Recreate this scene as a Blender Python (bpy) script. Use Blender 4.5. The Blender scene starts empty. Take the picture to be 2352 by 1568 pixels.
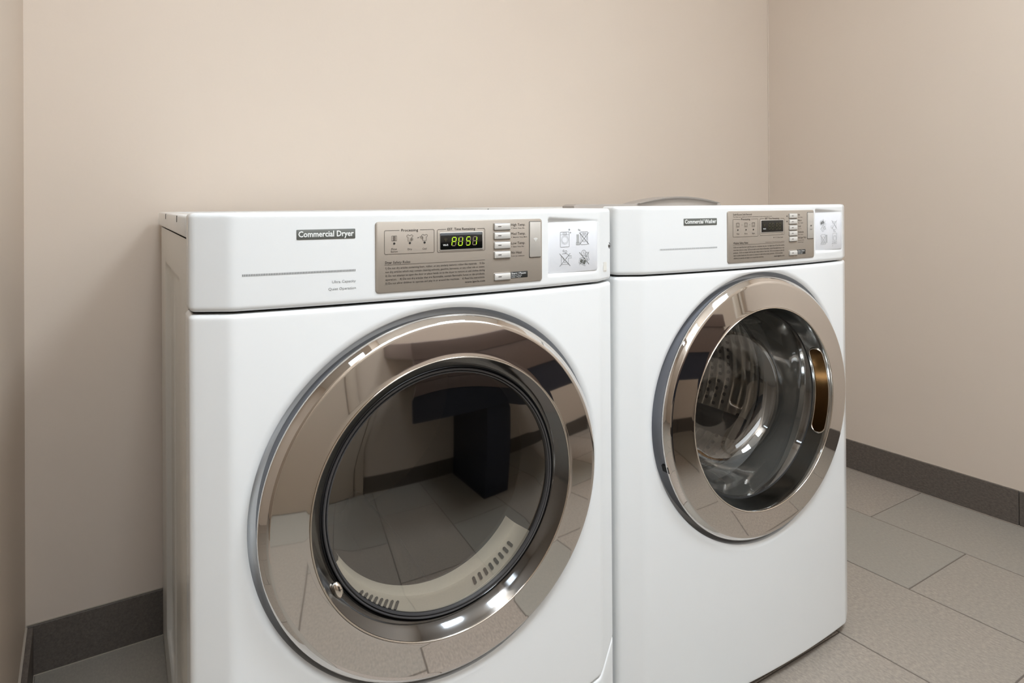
import bpy, bmesh, math, random
from mathutils import Vector, Matrix
random.seed(7)
C = bpy.context.scene.collection
PI = math.pi

# ------------------------------------------------------------------ camera, world, lights, exposure
sc = bpy.context.scene
cd = bpy.data.cameras.new('camera'); cam = bpy.data.objects.new('camera', cd); C.objects.link(cam)
F, CX, CY = 1577.33, 1289.88, 462.64
YAW, PITCH, ROLL = 0.6108, 0.0035, -0.0066
cam.location = (-0.1127, -0.9794, 1.0040)
cd.sensor_fit = 'HORIZONTAL'; cd.sensor_width = 36.0
cd.lens = F / 2352 * 36.0
cd.shift_x = (1176 - CX) / 2352
cd.shift_y = (CY - 784) / 2352
cd.clip_start = 0.01; cd.clip_end = 50
fw = Vector((math.sin(YAW) * math.cos(PITCH), math.cos(YAW) * math.cos(PITCH), math.sin(PITCH)))
rt = Vector((math.cos(YAW), -math.sin(YAW), 0)); up = rt.cross(fw)
rt2 = rt * math.cos(ROLL) + up * math.sin(ROLL); up2 = up * math.cos(ROLL) - rt * math.sin(ROLL)
cam.rotation_euler = Matrix((rt2, up2, -fw)).transposed().to_euler()
sc.camera = cam
w = bpy.data.worlds.new('world'); sc.world = w; w.use_nodes = True
w.node_tree.nodes['Background'].inputs[0].default_value = (1, .95, .88, 1)
w.node_tree.nodes['Background'].inputs[1].default_value = 0.3
sc.view_settings.view_transform = 'Standard'; sc.view_settings.look = 'None'
sc.view_settings.exposure = -0.08; sc.view_settings.gamma = 1.0
sc.view_settings.use_curve_mapping = False
XL, XR, YB, YF, ZC, XH = -0.213, 2.267, 0.892, -1.62, 2.60, -1.75

LAMPS = [(-0.02, -1.30, 0.35, 0.5, 27.0), (1.15, -1.00, 0.5, 0.5, 27.0), (-0.60, -1.00, 0.5, 0.9, 9.0)]
for (lx, ly, sx, sy, pw) in LAMPS:
    ld = bpy.data.lights.new('ceiling_lamp', 'AREA'); ld.shape = 'RECTANGLE'; ld.size = sx; ld.size_y = sy
    ld.energy = pw; ld.color = (0.86, 0.975, 1.09)
    lo = bpy.data.objects.new('ceiling_lamp', ld); lo.location = (lx, ly, ZC - 0.035); C.objects.link(lo)

# added fill light high on the wall facing the machines, brightening their fronts
WX0, WX1, WZ0, WZ1 = -0.12, 1.75, 1.42, 2.10
ld = bpy.data.lights.new('front_fill', 'AREA'); ld.shape = 'RECTANGLE'; ld.size = WX1 - WX0 - .08; ld.size_y = WZ1 - WZ0 - .08
ld.energy = 9; ld.color = (0.86, 0.975, 1.09)
lo = bpy.data.objects.new('front_fill', ld); lo.location = ((WX0 + WX1) / 2, YF + .012, (WZ0 + WZ1) / 2); lo.rotation_euler = (PI / 2, 0, 0); C.objects.link(lo)

# ------------------------------------------------------------------ materials
def srgb(r, g, b):
    return tuple(((c / 255) / 12.92 if c / 255 <= .04045 else ((c / 255 + .055) / 1.055) ** 2.4) for c in (r, g, b)) + (1,)
def mat(name, col, rough=.5, metal=0, spec=.5, coat=0, emis=None, es=0):
    m = bpy.data.materials.new(name); m.use_nodes = True
    b = m.node_tree.nodes['Principled BSDF']
    b.inputs['Base Color'].default_value = col; b.inputs['Roughness'].default_value = rough
    b.inputs['Metallic'].default_value = metal; b.inputs['Specular IOR Level'].default_value = spec
    b.inputs['Coat Weight'].default_value = coat; b.inputs['Coat Roughness'].default_value = .05
    if emis: b.inputs['Emission Color'].default_value = emis; b.inputs['Emission Strength'].default_value = es
    return m
def nodes(m): return m.node_tree.nodes, m.node_tree.links, m.node_tree.nodes['Principled BSDF']
M = {}
M['wall'] = m = mat('wall_paint', srgb(222, 206, 189), .55, spec=.35)
N, L, B = nodes(m)
t = N.new('ShaderNodeTexNoise'); t.inputs['Scale'].default_value = 3.0; t.inputs['Detail'].default_value = 4
tc = N.new('ShaderNodeTexCoord'); L.new(tc.outputs['Object'], t.inputs['Vector'])
mx = N.new('ShaderNodeMix'); mx.data_type = 'RGBA'
mx.inputs['A'].default_value = srgb(214, 199, 184); mx.inputs['B'].default_value = srgb(217, 203, 188)
L.new(t.outputs['Fac'], mx.inputs['Factor']); L.new(mx.outputs['Result'], B.inputs['Base Color'])
t2 = N.new('ShaderNodeTexNoise'); t2.inputs['Scale'].default_value = 120; t2.inputs['Detail'].default_value = 3
L.new(tc.outputs['Object'], t2.inputs['Vector'])
bp = N.new('ShaderNodeBump'); bp.inputs['Strength'].default_value = .12; bp.inputs['Distance'].default_value = .001
L.new(t2.outputs['Fac'], bp.inputs['Height']); L.new(bp.outputs['Normal'], B.inputs['Normal'])
M['ceiling'] = mat('ceiling_paint', srgb(240, 236, 230), .8)

def tile_mat(name, c1, c2, rough, vary):
    m = mat(name, c1, rough, spec=.4); N, L, B = nodes(m)
    tc = N.new('ShaderNodeTexCoord'); oi = N.new('ShaderNodeObjectInfo'); ge = N.new('ShaderNodeNewGeometry')
    t = N.new('ShaderNodeTexNoise'); t.inputs['Scale'].default_value = 210; t.inputs['Detail'].default_value = 5; t.inputs['Roughness'].default_value = .7
    t3 = N.new('ShaderNodeTexNoise'); t3.inputs['Scale'].default_value = 7; t3.inputs['Detail'].default_value = 3
    mp = N.new('ShaderNodeMapping'); mp.inputs['Scale'].default_value = (1, .45, 1)
    L.new(ge.outputs['Position'], mp.inputs['Vector']); L.new(mp.outputs['Vector'], t.inputs['Vector']); L.new(ge.outputs['Position'], t3.inputs['Vector'])
    r = N.new('ShaderNodeValToRGB'); r.color_ramp.elements[0].position = .30; r.color_ramp.elements[1].position = .72
    r.color_ramp.elements[0].color = tuple(v * .60 for v in c1[:3]) + (1,); r.color_ramp.elements[1].color = tuple(min(1, v * 1.5) for v in c1[:3]) + (1,)
    e = r.color_ramp.elements.new(.5); e.color = c1
    L.new(t.outputs['Fac'], r.inputs['Fac'])
    mx = N.new('ShaderNodeMix'); mx.data_type = 'RGBA'; mx.blend_type = 'MIX'
    mth = N.new('ShaderNodeMath'); mth.operation = 'MULTIPLY_ADD'; mth.inputs[1].default_value = vary; mth.use_clamp = True
    L.new(oi.outputs['Random'], mth.inputs[0])
    m2 = N.new('ShaderNodeMath'); m2.operation = 'MULTIPLY'; m2.inputs[1].default_value = .25
    L.new(t3.outputs['Fac'], m2.inputs[0]); L.new(m2.outputs[0], mth.inputs[2])
    L.new(mth.outputs[0], mx.inputs['Factor']); L.new(r.outputs['Color'], mx.inputs['A']); mx.inputs['B'].default_value = c2
    L.new(mx.outputs['Result'], B.inputs['Base Color'])
    bp = N.new('ShaderNodeBump'); bp.inputs['Strength'].default_value = .25; bp.inputs['Distance'].default_value = .001
    L.new(t.outputs['Fac'], bp.inputs['Height']); L.new(bp.outputs['Normal'], B.inputs['Normal'])
    return m
M['tile'] = tile_mat('floor_tile_stone', srgb(163, 148, 135), srgb(149, 145, 135), .42, .7)
M['base'] = tile_mat('baseboard_tile_stone', srgb(98, 89, 82), srgb(92, 86, 80), .45, .3)
M['grout'] = mat('grout', srgb(112, 102, 93), .9)
M['grout2'] = mat('pale_grout', srgb(178, 166, 152), .9)

def enamel(name, col, rough):
    m = mat(name, col, rough, spec=.5); return m
M['enamel'] = enamel('white_enamel', srgb(240, 240, 238), .22)
M['steelside'] = enamel('white_cabinet_steel', srgb(232, 228, 220), .3)
M['plastic'] = enamel('white_plastic', srgb(231, 231, 229), .25)
M['card'] = mat('card_plate', srgb(226, 226, 228), .35)
M['dark'] = mat('dark_gap', srgb(28, 27, 26), .7)
M['ink'] = mat('dark_ink', srgb(52, 44, 38), .6)
M['ink_grey'] = mat('grey_ink', srgb(128, 128, 126), .6)
M['ink_pale'] = mat('pale_grey_ink', srgb(176, 176, 174), .6)
M['white_ink'] = mat('white_ink', srgb(240, 240, 236), .5)
M['badge'] = mat('badge_grey', srgb(98, 99, 93), .4)
M['black_ink'] = mat('black_print', srgb(40, 40, 38), .4)
def taupe(name, col):
    m = mat(name, col, .36, metal=.25, spec=.5); return m
M['taupe'] = taupe('taupe_metallic_plastic', srgb(168, 157, 144))
M['button'] = taupe('silver_button', srgb(214, 210, 203))
M['silver'] = taupe('silver_cover', srgb(188, 181, 172))
M['cover'] = taupe('antenna_cover_silver', srgb(196, 190, 181))
M['display'] = mat('display_black', srgb(14, 15, 13), .12, spec=.6)
M['seg_off'] = mat('segment_unlit', srgb(146, 126, 108), .5)
M['seg_off2'] = mat('segment_unlit_dim', srgb(86, 80, 52), .5)
M['seg_on'] = mat('segment_lit', srgb(170, 215, 40), .5, emis=srgb(178, 224, 36), es=.9)
M['grey'] = mat('grey_plastic', srgb(142, 143, 149), .35)
M['greige'] = mat('greige_plastic', srgb(166, 156, 147), .45)
M['gasket'] = mat('glass_seal', srgb(70, 68, 68), .2, spec=.8)
M['screw'] = mat('screw_steel', srgb(150, 150, 150), .2, metal=1)
M['cream'] = mat('cream_plastic', srgb(222, 214, 198), .35)
M['rubber'] = mat('gasket_rubber', srgb(74, 72, 69), .45)
M['sticker'] = mat('sticker_paper', srgb(228, 224, 214), .6)
def chrome(name, col, rough, streak=0):
    m = mat(name, col, rough, metal=1); N, L, B = nodes(m)
    if streak:
        tc = N.new('ShaderNodeTexCoord'); t = N.new('ShaderNodeTexNoise')
        t.inputs['Scale'].default_value = 9; t.inputs['Detail'].default_value = 2
        L.new(tc.outputs['Object'], t.inputs['Vector'])
        bp = N.new('ShaderNodeBump'); bp.inputs['Strength'].default_value = streak; bp.inputs['Distance'].default_value = .01
        L.new(t.outputs['Fac'], bp.inputs['Height']); L.new(bp.outputs['Normal'], B.inputs['Normal'])
    return m
M['chrome'] = chrome('chrome_ring', srgb(222, 218, 214), .035, .012)
M['chrome_dark'] = chrome('dark_chrome_bezel', srgb(120, 120, 120), .09)
M['chrome_mid'] = chrome('chrome_bezel', srgb(176, 176, 174), .1)
M['chrome_bright'] = chrome('bright_chrome_lip', srgb(235, 228, 218), .12)
M['bronze'] = chrome('bronze_chrome', srgb(104, 76, 46), .15)
M['stainless'] = chrome('stainless_drum', srgb(226, 223, 218), .26)
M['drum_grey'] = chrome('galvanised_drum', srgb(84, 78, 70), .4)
def glassy(name, tint, ior):
    m = bpy.data.materials.new(name); m.use_nodes = True; nt = m.node_tree; nt.nodes.clear()
    o = nt.nodes.new('ShaderNodeOutputMaterial'); tr = nt.nodes.new('ShaderNodeBsdfTransparent'); gl = nt.nodes.new('ShaderNodeBsdfGlossy')
    tr.inputs[0].default_value = tint; gl.inputs['Roughness'].default_value = .03; gl.inputs[0].default_value = (.95, .93, .9, 1)
    lw = nt.nodes.new('ShaderNodeLayerWeight'); lw.inputs[0].default_value = .5      # symmetric for both sides of the pane
    pw = nt.nodes.new('ShaderNodeMath'); pw.operation = 'POWER'; pw.inputs[1].default_value = 4.0
    fr = nt.nodes.new('ShaderNodeMath'); fr.operation = 'MULTIPLY_ADD'; fr.inputs[1].default_value = 1 - ior; fr.inputs[2].default_value = ior
    nt.links.new(lw.outputs['Facing'], pw.inputs[0]); nt.links.new(pw.outputs[0], fr.inputs[0])
    mx = nt.nodes.new('ShaderNodeMixShader')
    nt.links.new(fr.outputs[0], mx.inputs[0]); nt.links.new(tr.outputs[0], mx.inputs[1]); nt.links.new(gl.outputs[0], mx.inputs[2])
    nt.links.new(mx.outputs[0], o.inputs[0]); return m
M['glass_dark'] = glassy('smoked_glass', (.84, .82, .78, 1), .25)
M['glass_clear'] = glassy('clear_glass', (.95, .95, .93, 1), .16)
M['taupe_lam'] = mat('taupe_laminate', srgb(118, 102, 97), .4)
M['navy'] = mat('navy_panel', srgb(40, 44, 60), .5)
M['door_paint'] = mat('door_paint', srgb(214, 200, 184), .45)
M['diffuser'] = mat('lamp_housing', srgb(240, 240, 238), .5)

# ------------------------------------------------------------------ object helpers
def link(name, me, m, parent=None):
    o = bpy.data.objects.new(name, me); C.objects.link(o)
    if m is not None and not me.materials: me.materials.append(m)
    if parent is not None: o.parent = parent
    return o
def pyd(name, V, Fc, m, parent=None, smooth=True, sharp=35):
    me = bpy.data.meshes.new(name); me.from_pydata(V, [], Fc); me.validate(); me.update()
    if smooth:
        me.shade_smooth()
        if sharp: me.set_sharp_from_angle(angle=math.radians(sharp))
    return link(name, me, m, parent)
def bmo(name, bm, m, parent=None, smooth=True, sharp=35):
    me = bpy.data.meshes.new(name); bm.to_mesh(me); bm.free()
    if smooth:
        me.shade_smooth()
        if sharp: me.set_sharp_from_angle(angle=math.radians(sharp))
    return link(name, me, m, parent)
def box_bm(bm, x0, x1, y0, y1, z0, z1, bev=0, seg=2):
    r = bmesh.ops.create_cube(bm, size=1)
    for v in r['verts']:
        v.co = Vector(((x0 + x1) / 2 + v.co.x * (x1 - x0), (y0 + y1) / 2 + v.co.y * (y1 - y0), (z0 + z1) / 2 + v.co.z * (z1 - z0)))
    if bev:
        es = list({e for v in r['verts'] for e in v.link_edges})
        bmesh.ops.bevel(bm, geom=es, offset=bev, segments=seg, affect='EDGES', profile=.5)
def box(name, x0, x1, y0, y1, z0, z1, m, parent=None, bev=0, seg=2):
    bm = bmesh.new(); box_bm(bm, x0, x1, y0, y1, z0, z1, bev, seg)
    return bmo(name, bm, m, parent, smooth=bool(bev))
def structure(o): o['kind'] = 'structure'; return o
def thing(name, label, cat, loc=(0, 0, 0), rz=0, group=None):
    o = bpy.data.objects.new(name, None); C.objects.link(o); o.location = loc; o.rotation_euler = (0, 0, rz)
    o.empty_display_size = .1
    o['label'] = label; o['category'] = cat
    if group: o['group'] = group
    return o

# ------------------------------------------------------------------ room shell
structure(box('floor', XH - .1, XR + .1, YF - .1, YB + .1, -.06, -.0015, M['grout']))
floor = bpy.data.objects['floor']
structure(box('wall_back', XL + .0, XR + .1, YB, YB + .1, -.06, ZC, M['wall']))
wall_right = structure(box('wall_right', XR, XR + .1, YF - .1, YB, -.06, ZC, M['wall']))
YO0, YO1 = -1.30, .30      # doorway in the left wall, where the camera stands
structure(box('wall_left', XL - .12, XL, YO1, YB + .1, -.06, ZC, M['wall']))
structure(box('wall_left', XL - .12, XL, YF, YO0, -.06, ZC, M['wall']))
structure(box('wall_left', XL - .12, XL, YO0, YO1, 2.12, ZC, M['wall']))
structure(box('wall_hall', XH - .1, XH, YF - .1, .6, -.06, ZC, M['wall']))
structure(box('wall_hall', XH - .1, XL - .12, .5, .6, -.06, ZC, M['wall']))
structure(box('trim_5', XL - .13, XL, YO1 - .035, YO1 - .0005, 0, 2.12, M['door_paint'], bev=.002))
structure(box('trim_6', XL - .13, XL + .012, YO0 + .0005, YO0 + .035, 0, 2.12, M['door_paint'], bev=.002))
structure(box('ceiling', XH - .1, XR + .1, YF - .1, YB + .1, ZC, ZC + .1, M['ceiling']))
# front wall (behind the camera, seen only mirrored in the doors) with a doorway
structure(box('wall_front', XH - .1, XR + .1, YF - .1, YF, -.06, ZC, M['wall']))
# thin bead of paint down the back right corner
structure(box('trim_1', XR - .004, XR, YB - .004, YB, .1, ZC, M['wall'], bev=.001))

# floor tiles
TW, TL = .307, .6
bm = bmesh.new(); g = .0020
box_bm(bm, -TW / 2 + g, TW / 2 - g, -TL / 2 + g, TL / 2 - g, -.008, 0, bev=.0008, seg=1)
tile_me = bpy.data.meshes.new('floor_tile'); bm.to_mesh(tile_me); bm.free(); tile_me.materials.append(M['tile'])
cut_me = {}
def floor_tile(x0, x1, y0, y1):
    x0 = max(x0, XH); x1 = min(x1, XR); y0 = max(y0, YF); y1 = min(y1, YB)
    if x1 - x0 < .01 or y1 - y0 < .01: return
    if abs(x1 - x0 - TW) < 1e-4 and abs(y1 - y0 - TL) < 1e-4: me = tile_me
    else:
        k = (round(x1 - x0, 3), round(y1 - y0, 3))
        if k not in cut_me:
            bm = bmesh.new(); a, b = (x1 - x0) / 2 - g, (y1 - y0) / 2 - g
            box_bm(bm, -a, a, -b, b, -.008, 0, bev=.0008, seg=1)
            q = bpy.data.meshes.new('floor_tile'); bm.to_mesh(q); bm.free(); q.materials.append(M['tile']); cut_me[k] = q
        me = cut_me[k]
    o = bpy.data.objects.new('floor_tile', me); C.objects.link(o); o.location = ((x0 + x1) / 2, (y0 + y1) / 2, 0); o.parent = floor
for k in range(-1, 14):
    x1 = 2.257 - TW * k; x0 = x1 - TW
    ph = .257 if k % 2 == 0 else -.030
    for j in range(-4, 4):
        floor_tile(x0, x1, ph + TL * j, ph + TL * (j + 1))

# baseboards: tile pieces on a grout backing
def baseboard(name, axis, pos, sgn, segs, th=.010, h=.107):
    # axis 'y' -> face looks along y at y=pos ; sgn direction into room
    a0, a1 = segs[0], segs[-1]
    def bx(nm, u0, u1, d0, d1, z0, z1, m, par=None, bev=0):
        lo, hi = min(pos + sgn * d0, pos + sgn * d1), max(pos + sgn * d0, pos + sgn * d1)
        if axis == 'y': return box(nm, u0, u1, lo, hi, z0, z1, m, par, bev, 1)
        return box(nm, lo, hi, u0, u1, z0, z1, m, par, bev, 1)
    root = structure(bx(name, a0, a1, 0, th * .3, 0, h + .0008, M['grout2']))
    bx('grout_line', a0, a1, 0, th + .0012, 0, .0016, M['grout2'], root)
    for u0, u1 in zip(segs[:-1], segs[1:]):
        bx('baseboard_tile', u0 + .0016, u1 - .0016, th * .3, th, .0015, h, M['base'], root, .0006)
    return root
baseboard('baseboard_back', 'y', YB, -1, [XL + .002, .06, .66, 1.26, 1.86, XR - .012])
baseboard('baseboard_right', 'x', XR, -1, [YF, -1.246, -.646, -.046, .554, YB - .012])
baseboard('baseboard_left', 'x', XL, 1, [YO1 + .002, .60, YB - .012], th=.014)
baseboard('baseboard_front', 'y', YF, 1, [.362, .86, 1.46, XR - .17])

# ------------------------------------------------------------------ machine geometry
W = .686
def prof(x):
    u = abs(x - W / 2)
    if u < .297: return -.020 * (1 - (u / .297) ** 2)
    return .028 * (u - .297) / .046
def hprofile(flank, step=.004):
    """horizontal outline of a front skin, left back flank round to right back flank"""
    pts = [Vector((0, flank)), Vector((0, .028 + .03))]
    pts = [Vector((0, flank))]
    key = [Vector((0, flank)), Vector((0, .028)), Vector((.046, 0)), Vector((.12, prof(.12)))]
    def arc(a, b, c, d, n=6):
        p0 = b + (a - b).normalized() * d; p2 = b + (c - b).normalized() * d
        return [(p0 * (1 - t) ** 2 + b * 2 * t * (1 - t) + p2 * t * t) for t in [i / n for i in range(n + 1)]]
    L1 = arc(key[0], key[1], key[2], .009, 7)
    L2 = arc(key[1], key[2], Vector((.060, prof(.060))), .007, 5)
    out = [Vector((0, flank))] + L1 + [Vector((.02, prof(.02))), Vector((.03, prof(.03)))] + L2
    x = .056
    n = int(round((W - 2 * x) / step)); 
    mid = [Vector((x + (W - 2 * x) * i / n, prof(x + (W - 2 * x) * i / n))) for i in range(n + 1)]
    right = [Vector((W - p.x, p.y)) for p in reversed(out)]
    return out + mid + right
def skin(name, z0, z1, flank, m, parent, r=.006, depthfn=None, step=.004, ztopfn=None, zbotfn=None, zstep=.004, hole=None, ret=.02, rtop=None):
    P = hprofile(flank, step); n = len(P)
    nrm = []
    for i in range(n):
        a = P[max(i - 1, 0)]; b = P[min(i + 1, n - 1)]; t = (b - a).normalized(); nrm.append(Vector((t.y, -t.x)))
    rt_ = rtop or r
    zs = []          # (fraction type) rows: (dz from bottom or top, inset)
    K = 5
    rows = [('b', 0, ret)] + [('b', r * (1 - math.cos(i / K * PI / 2)), r * (1 - math.sin(i / K * PI / 2))) for i in range(K + 1)]
    nz = max(2, int((z1 - z0 - r - rt_) / zstep))
    rows += [('m', j / nz, 0) for j in range(1, nz)]
    rows += [('t', rt_ * (1 - math.cos(i / K * PI / 2)), rt_ * (1 - math.sin(i / K * PI / 2))) for i in range(K, -1, -1)] + [('t', 0, ret)]
    V = []; idx = []
    for kind, a, ins in rows:
        row = []
        for i, p in enumerate(P):
            zb = zbotfn(p.x) if zbotfn else z0
            zt = ztopfn(p.x) if ztopfn else z1
            z = zb + a if kind == 'b' else (zt - a if kind == 't' else zb + r + (zt - rt_ - zb - r) * a)
            q = p - nrm[i] * ins
            y = q.y
            if depthfn and ins < .5 * r: y += depthfn(p.x, z)
            row.append(len(V)); V.append((q.x, y, z))
        idx.append(row)
    Fc = []
    for a, b in zip(idx[:-1], idx[1:]):
        for i in range(n - 1):
            if hole:
                cx, cz, rr = hole
                x = (V[a[i]][0] + V[a[i + 1]][0]) / 2; z = (V[a[i]][2] + V[b[i]][2]) / 2
                if math.hypot(x - cx, z - cz) < rr and z < z1 - rt_ - .0005 and 0 < i < n - 2: continue
            Fc.append((a[i], a[i + 1], b[i + 1], b[i]))
    if hole:      # true circular collar carrying the dished door recess
        cx, cz, rr = hole; front = [p for p in P if p.y < .03]
        def py(x):
            for a, b in zip(front[:-1], front[1:]):
                if a.x <= x <= b.x and b.x > a.x: return a.y + (b.y - a.y) * (x - a.x) / (b.x - a.x)
            return prof(x)
        rads = [.256, .266, .269, .2695] + [.2695 + .0005 * i for i in range(1, 41)] + [.2915, .2935]
        NA = 256; k0 = len(V)
        for i in range(NA):
            a = 2 * PI * i / NA; lim = (z1 - rt_ + .0010 - cz) / math.sin(a) if math.sin(a) > .5 else 9
            for r_ in rads:
                q = min(r_, lim); x = cx + q * math.cos(a); z = cz + q * math.sin(a)
                V.append((x, py(x) + depthfn(x, z) + .00004, z))
        m_ = len(rads)
        for i in range(NA):
            j = (i + 1) % NA
            for q in range(m_ - 1): Fc.append((k0 + i * m_ + q, k0 + j * m_ + q, k0 + j * m_ + q + 1, k0 + i * m_ + q + 1))
    return pyd(name, V, Fc, m, parent, sharp=50)
def plate_cols(x0, x1, z0, z1, r, surf, off, n=6, step=.012):
    xs = []
    for i in range(n + 1): xs.append((x0 + r * (1 - math.cos(i / n * PI / 2)), r * (1 - math.sin(i / n * PI / 2))))
    k = max(1, int((x1 - x0 - 2 * r) / step))
    mid = [(x0 + r + (x1 - x0 - 2 * r) * i / k, 0) for i in range(1, k)]
    xs = xs + mid + [(x0 + x1 - a, b) for a, b in reversed(xs[:n + 1])]
    return [(x, z0 + d, z1 - d) for x, d in xs]
def plate(bm, x0, x1, z0, z1, r=.002, surf=prof, th=.002, bev=.0006, base=0.0):
    """rounded-rectangle plate following surf(x); its front is at surf-base-th"""
    def loop(ins, y):
        c = plate_cols(x0 + ins, x1 - ins, z0 + ins, z1 - ins, max(r - ins, .0002), surf, 0)
        return [bm.verts.new((x, surf(x) - base - y, zt)) for x, zb, zt in c], [bm.verts.new((x, surf(x) - base - y, zb)) for x, zb, zt in c]
    rings = [loop(0, -.002), loop(0, th - bev), loop(bev * .35, th - bev * .35), loop(bev, th)]
    for (t0, b0), (t1, b1) in zip(rings[:-1], rings[1:]):
        for i in range(len(t0) - 1):
            bm.faces.new((t0[i], t0[i + 1], t1[i + 1], t1[i])); bm.faces.new((b0[i + 1], b0[i], b1[i], b1[i + 1]))
        bm.faces.new((b0[0], t0[0], t1[0], b1[0])); bm.faces.new((t0[-1], b0[-1], b1[-1], t1[-1]))
    t, b = rings[-1]
    for i in range(len(t) - 1): bm.faces.new((b[i], b[i + 1], t[i + 1], t[i]))
def plate_obj(name, m, parent, *a, **k):
    bm = bmesh.new(); plate(bm, *a, **k); bmesh.ops.remove_doubles(bm, verts=bm.verts, dist=1e-6)
    bmesh.ops.recalc_face_normals(bm, faces=bm.faces)
    return bmo(name, bm, m, parent, sharp=40)
def lathe(name, pts, m, parent, cx, cz, n=192, a0=0, a1=2 * PI, sharp=40):
    V = []; Fc = []; full = abs(a1 - a0 - 2 * PI) < 1e-6; k = n if full else n + 1
    for i in range(k):
        a = a0 + (a1 - a0) * i / n
        for r, y in pts: V.append((cx + r * math.cos(a), y, cz + r * math.sin(a)))
    p = len(pts)
    for i in range(n):
        j = (i + 1) % k
        for q in range(p - 1): Fc.append((i * p + q, j * p + q, j * p + q + 1, i * p + q + 1))
    return pyd(name, V, Fc, m, parent, sharp=sharp)
# ---- print on surfaces
def stroke(bm, pts, wd, surf, eps=.0004, closed=False):
    P = [Vector(p) for p in pts]
    if closed: P.append(P[0])
    Q = [P[0]]
    for a, b in zip(P[:-1], P[1:]):
        k = max(1, int((b - a).length / .012))
        for i in range(1, k + 1): Q.append(a + (b - a) * i / k)
    n = len(Q); prev = None; first = None
    for i in range(n):
        a = Q[i - 1] if i else (Q[-2] if closed else Q[0]); b = Q[i + 1] if i < n - 1 else (Q[1] if closed else Q[-1])
        t = (b - a)
        if t.length < 1e-9: t = Vector((1, 0))
        t.normalize(); nn = Vector((-t.y, t.x)) * wd / 2
        v = [bm.verts.new((p.x, surf(p.x) - eps, p.y)) for p in (Q[i] + nn, Q[i] - nn)]
        if prev: bm.faces.new((prev[0], prev[1], v[1], v[0]))
        prev = v
def arcpts(cx, cz, r, a0=0, a1=360, n=20, sx=1):
    return [(cx + sx * r * math.cos(math.radians(a0 + (a1 - a0) * i / n)), cz + r * math.sin(math.radians(a0 + (a1 - a0) * i / n))) for i in range(n + 1)]
def fillpoly(bm, pts, surf, eps=.0004):
    try: bm.faces.new([bm.verts.new((x, surf(x) - eps, z)) for x, z in pts])
    except ValueError: pass
def disc(bm, cx, cz, r, surf, eps=.0004): fillpoly(bm, arcpts(cx, cz, r, 0, 345, 23), surf, eps)
def text(bm, s, x, z, h, surf, wd=None, align='L', bold=0, eps=.0004, rot=0, space=1.0):
    cu = bpy.data.curves.new('t', 'FONT'); cu.body = s; cu.size = 1; cu.offset = bold; cu.resolution_u = 2; cu.space_character = space
    o = bpy.data.objects.new('t', cu); C.objects.link(o)
    dg = bpy.context.evaluated_depsgraph_get(); me = bpy.data.meshes.new_from_object(o.evaluated_get(dg))
    bpy.data.objects.remove(o); bpy.data.curves.remove(cu)
    if not me.vertices: return
    xs = [v.co.x for v in me.vertices]; a, b = min(xs), max(xs)
    sz = h / .73; sx = wd / (b - a) if wd else sz * .86
    tw = (b - a) * sx; ox = {'L': 0, 'C': -tw / 2, 'R': -tw}[align]
    vs = []
    for v in me.vertices:
        u, q = ox + (v.co.x - a) * sx, v.co.y * sz
        if rot: u, q = u * math.cos(rot) - q * math.sin(rot), u * math.sin(rot) + q * math.cos(rot)
        vs.append(bm.verts.new((x + u, surf(x + u) - eps, z + q)))
    for p in me.polygons:
        try: bm.faces.new([vs[i] for i in p.vertices])
        except ValueError: pass
    bpy.data.meshes.remove(me)
def frame(bm, x0, x1, z0, z1, wd, surf, gap=None, r=.002, eps=.0004):
    def cr(cx, cz, a0): return arcpts(cx, cz, r, a0, a0 + 90, 4)
    p = cr(x1 - r, z1 - r, 0)[::-1] + cr(x1 - r, z0 + r, 270)[::-1] + cr(x0 + r, z0 + r, 180)[::-1] + cr(x0 + r, z1 - r, 90)[::-1]
    if gap: stroke(bm, [(gap[1], z1)] + p + [(gap[0], z1)], wd, surf, eps)
    else: stroke(bm, p, wd, surf, eps, closed=True)
def shirt(bm, x, z, s, surf, wd=.0004):
    P = [(-.5, .35), (-.25, .5), (-.12, .38), (.12, .38), (.25, .5), (.5, .35), (.42, .1), (.28, .15), (.28, -.5), (-.28, -.5), (-.28, .15), (-.42, .1)]
    stroke(bm, [(x + a * s, z + b * s) for a, b in P], wd, surf, closed=True)
def wifi(bm, x, z, s, surf, wd=.0008):
    for r in (.45, .75, 1.05): stroke(bm, arcpts(x, z, s * r, 45, 135, 10), wd, surf)
    disc(bm, x, z + s * .08, s * .14, surf)
SEG = {'a': ((0, 2), (1, 2)), 'b': ((1, 2), (1, 1)), 'c': ((1, 1), (1, 0)), 'd': ((0, 0), (1, 0)), 'e': ((0, 0), (0, 1)), 'f': ((0, 1), (0, 2)), 'g': ((0, 1), (1, 1))}
def digit(bmon, bmoff, x, z, wd, h, lit, surf, lw):
    for k, (a, b) in SEG.items():
        bm = bmon if k in lit else bmoff
        if bm is None: continue
        A = Vector((x + a[0] * wd + a[1] * h / 2 * .10, z + a[1] * h / 2)); Bq = Vector((x + b[0] * wd + b[1] * h / 2 * .10, z + b[1] * h / 2))
        d = (Bq - A) * .1; stroke(bm, [A + d, Bq - d], lw, surf, .0006)
def sparkle(bm, x, z, s, surf):
    stroke(bm, [(x - s, z), (x + s, z)], s * .5, surf); stroke(bm, [(x, z - s), (x, z + s)], s * .5, surf)
def cross(bm, x0, x1, z0, z1, surf, wd=.0007):
    stroke(bm, [(x0, z0), (x1, z1)], wd, surf, .0006); stroke(bm, [(x0, z1), (x1, z0)], wd, surf, .0006)
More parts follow.
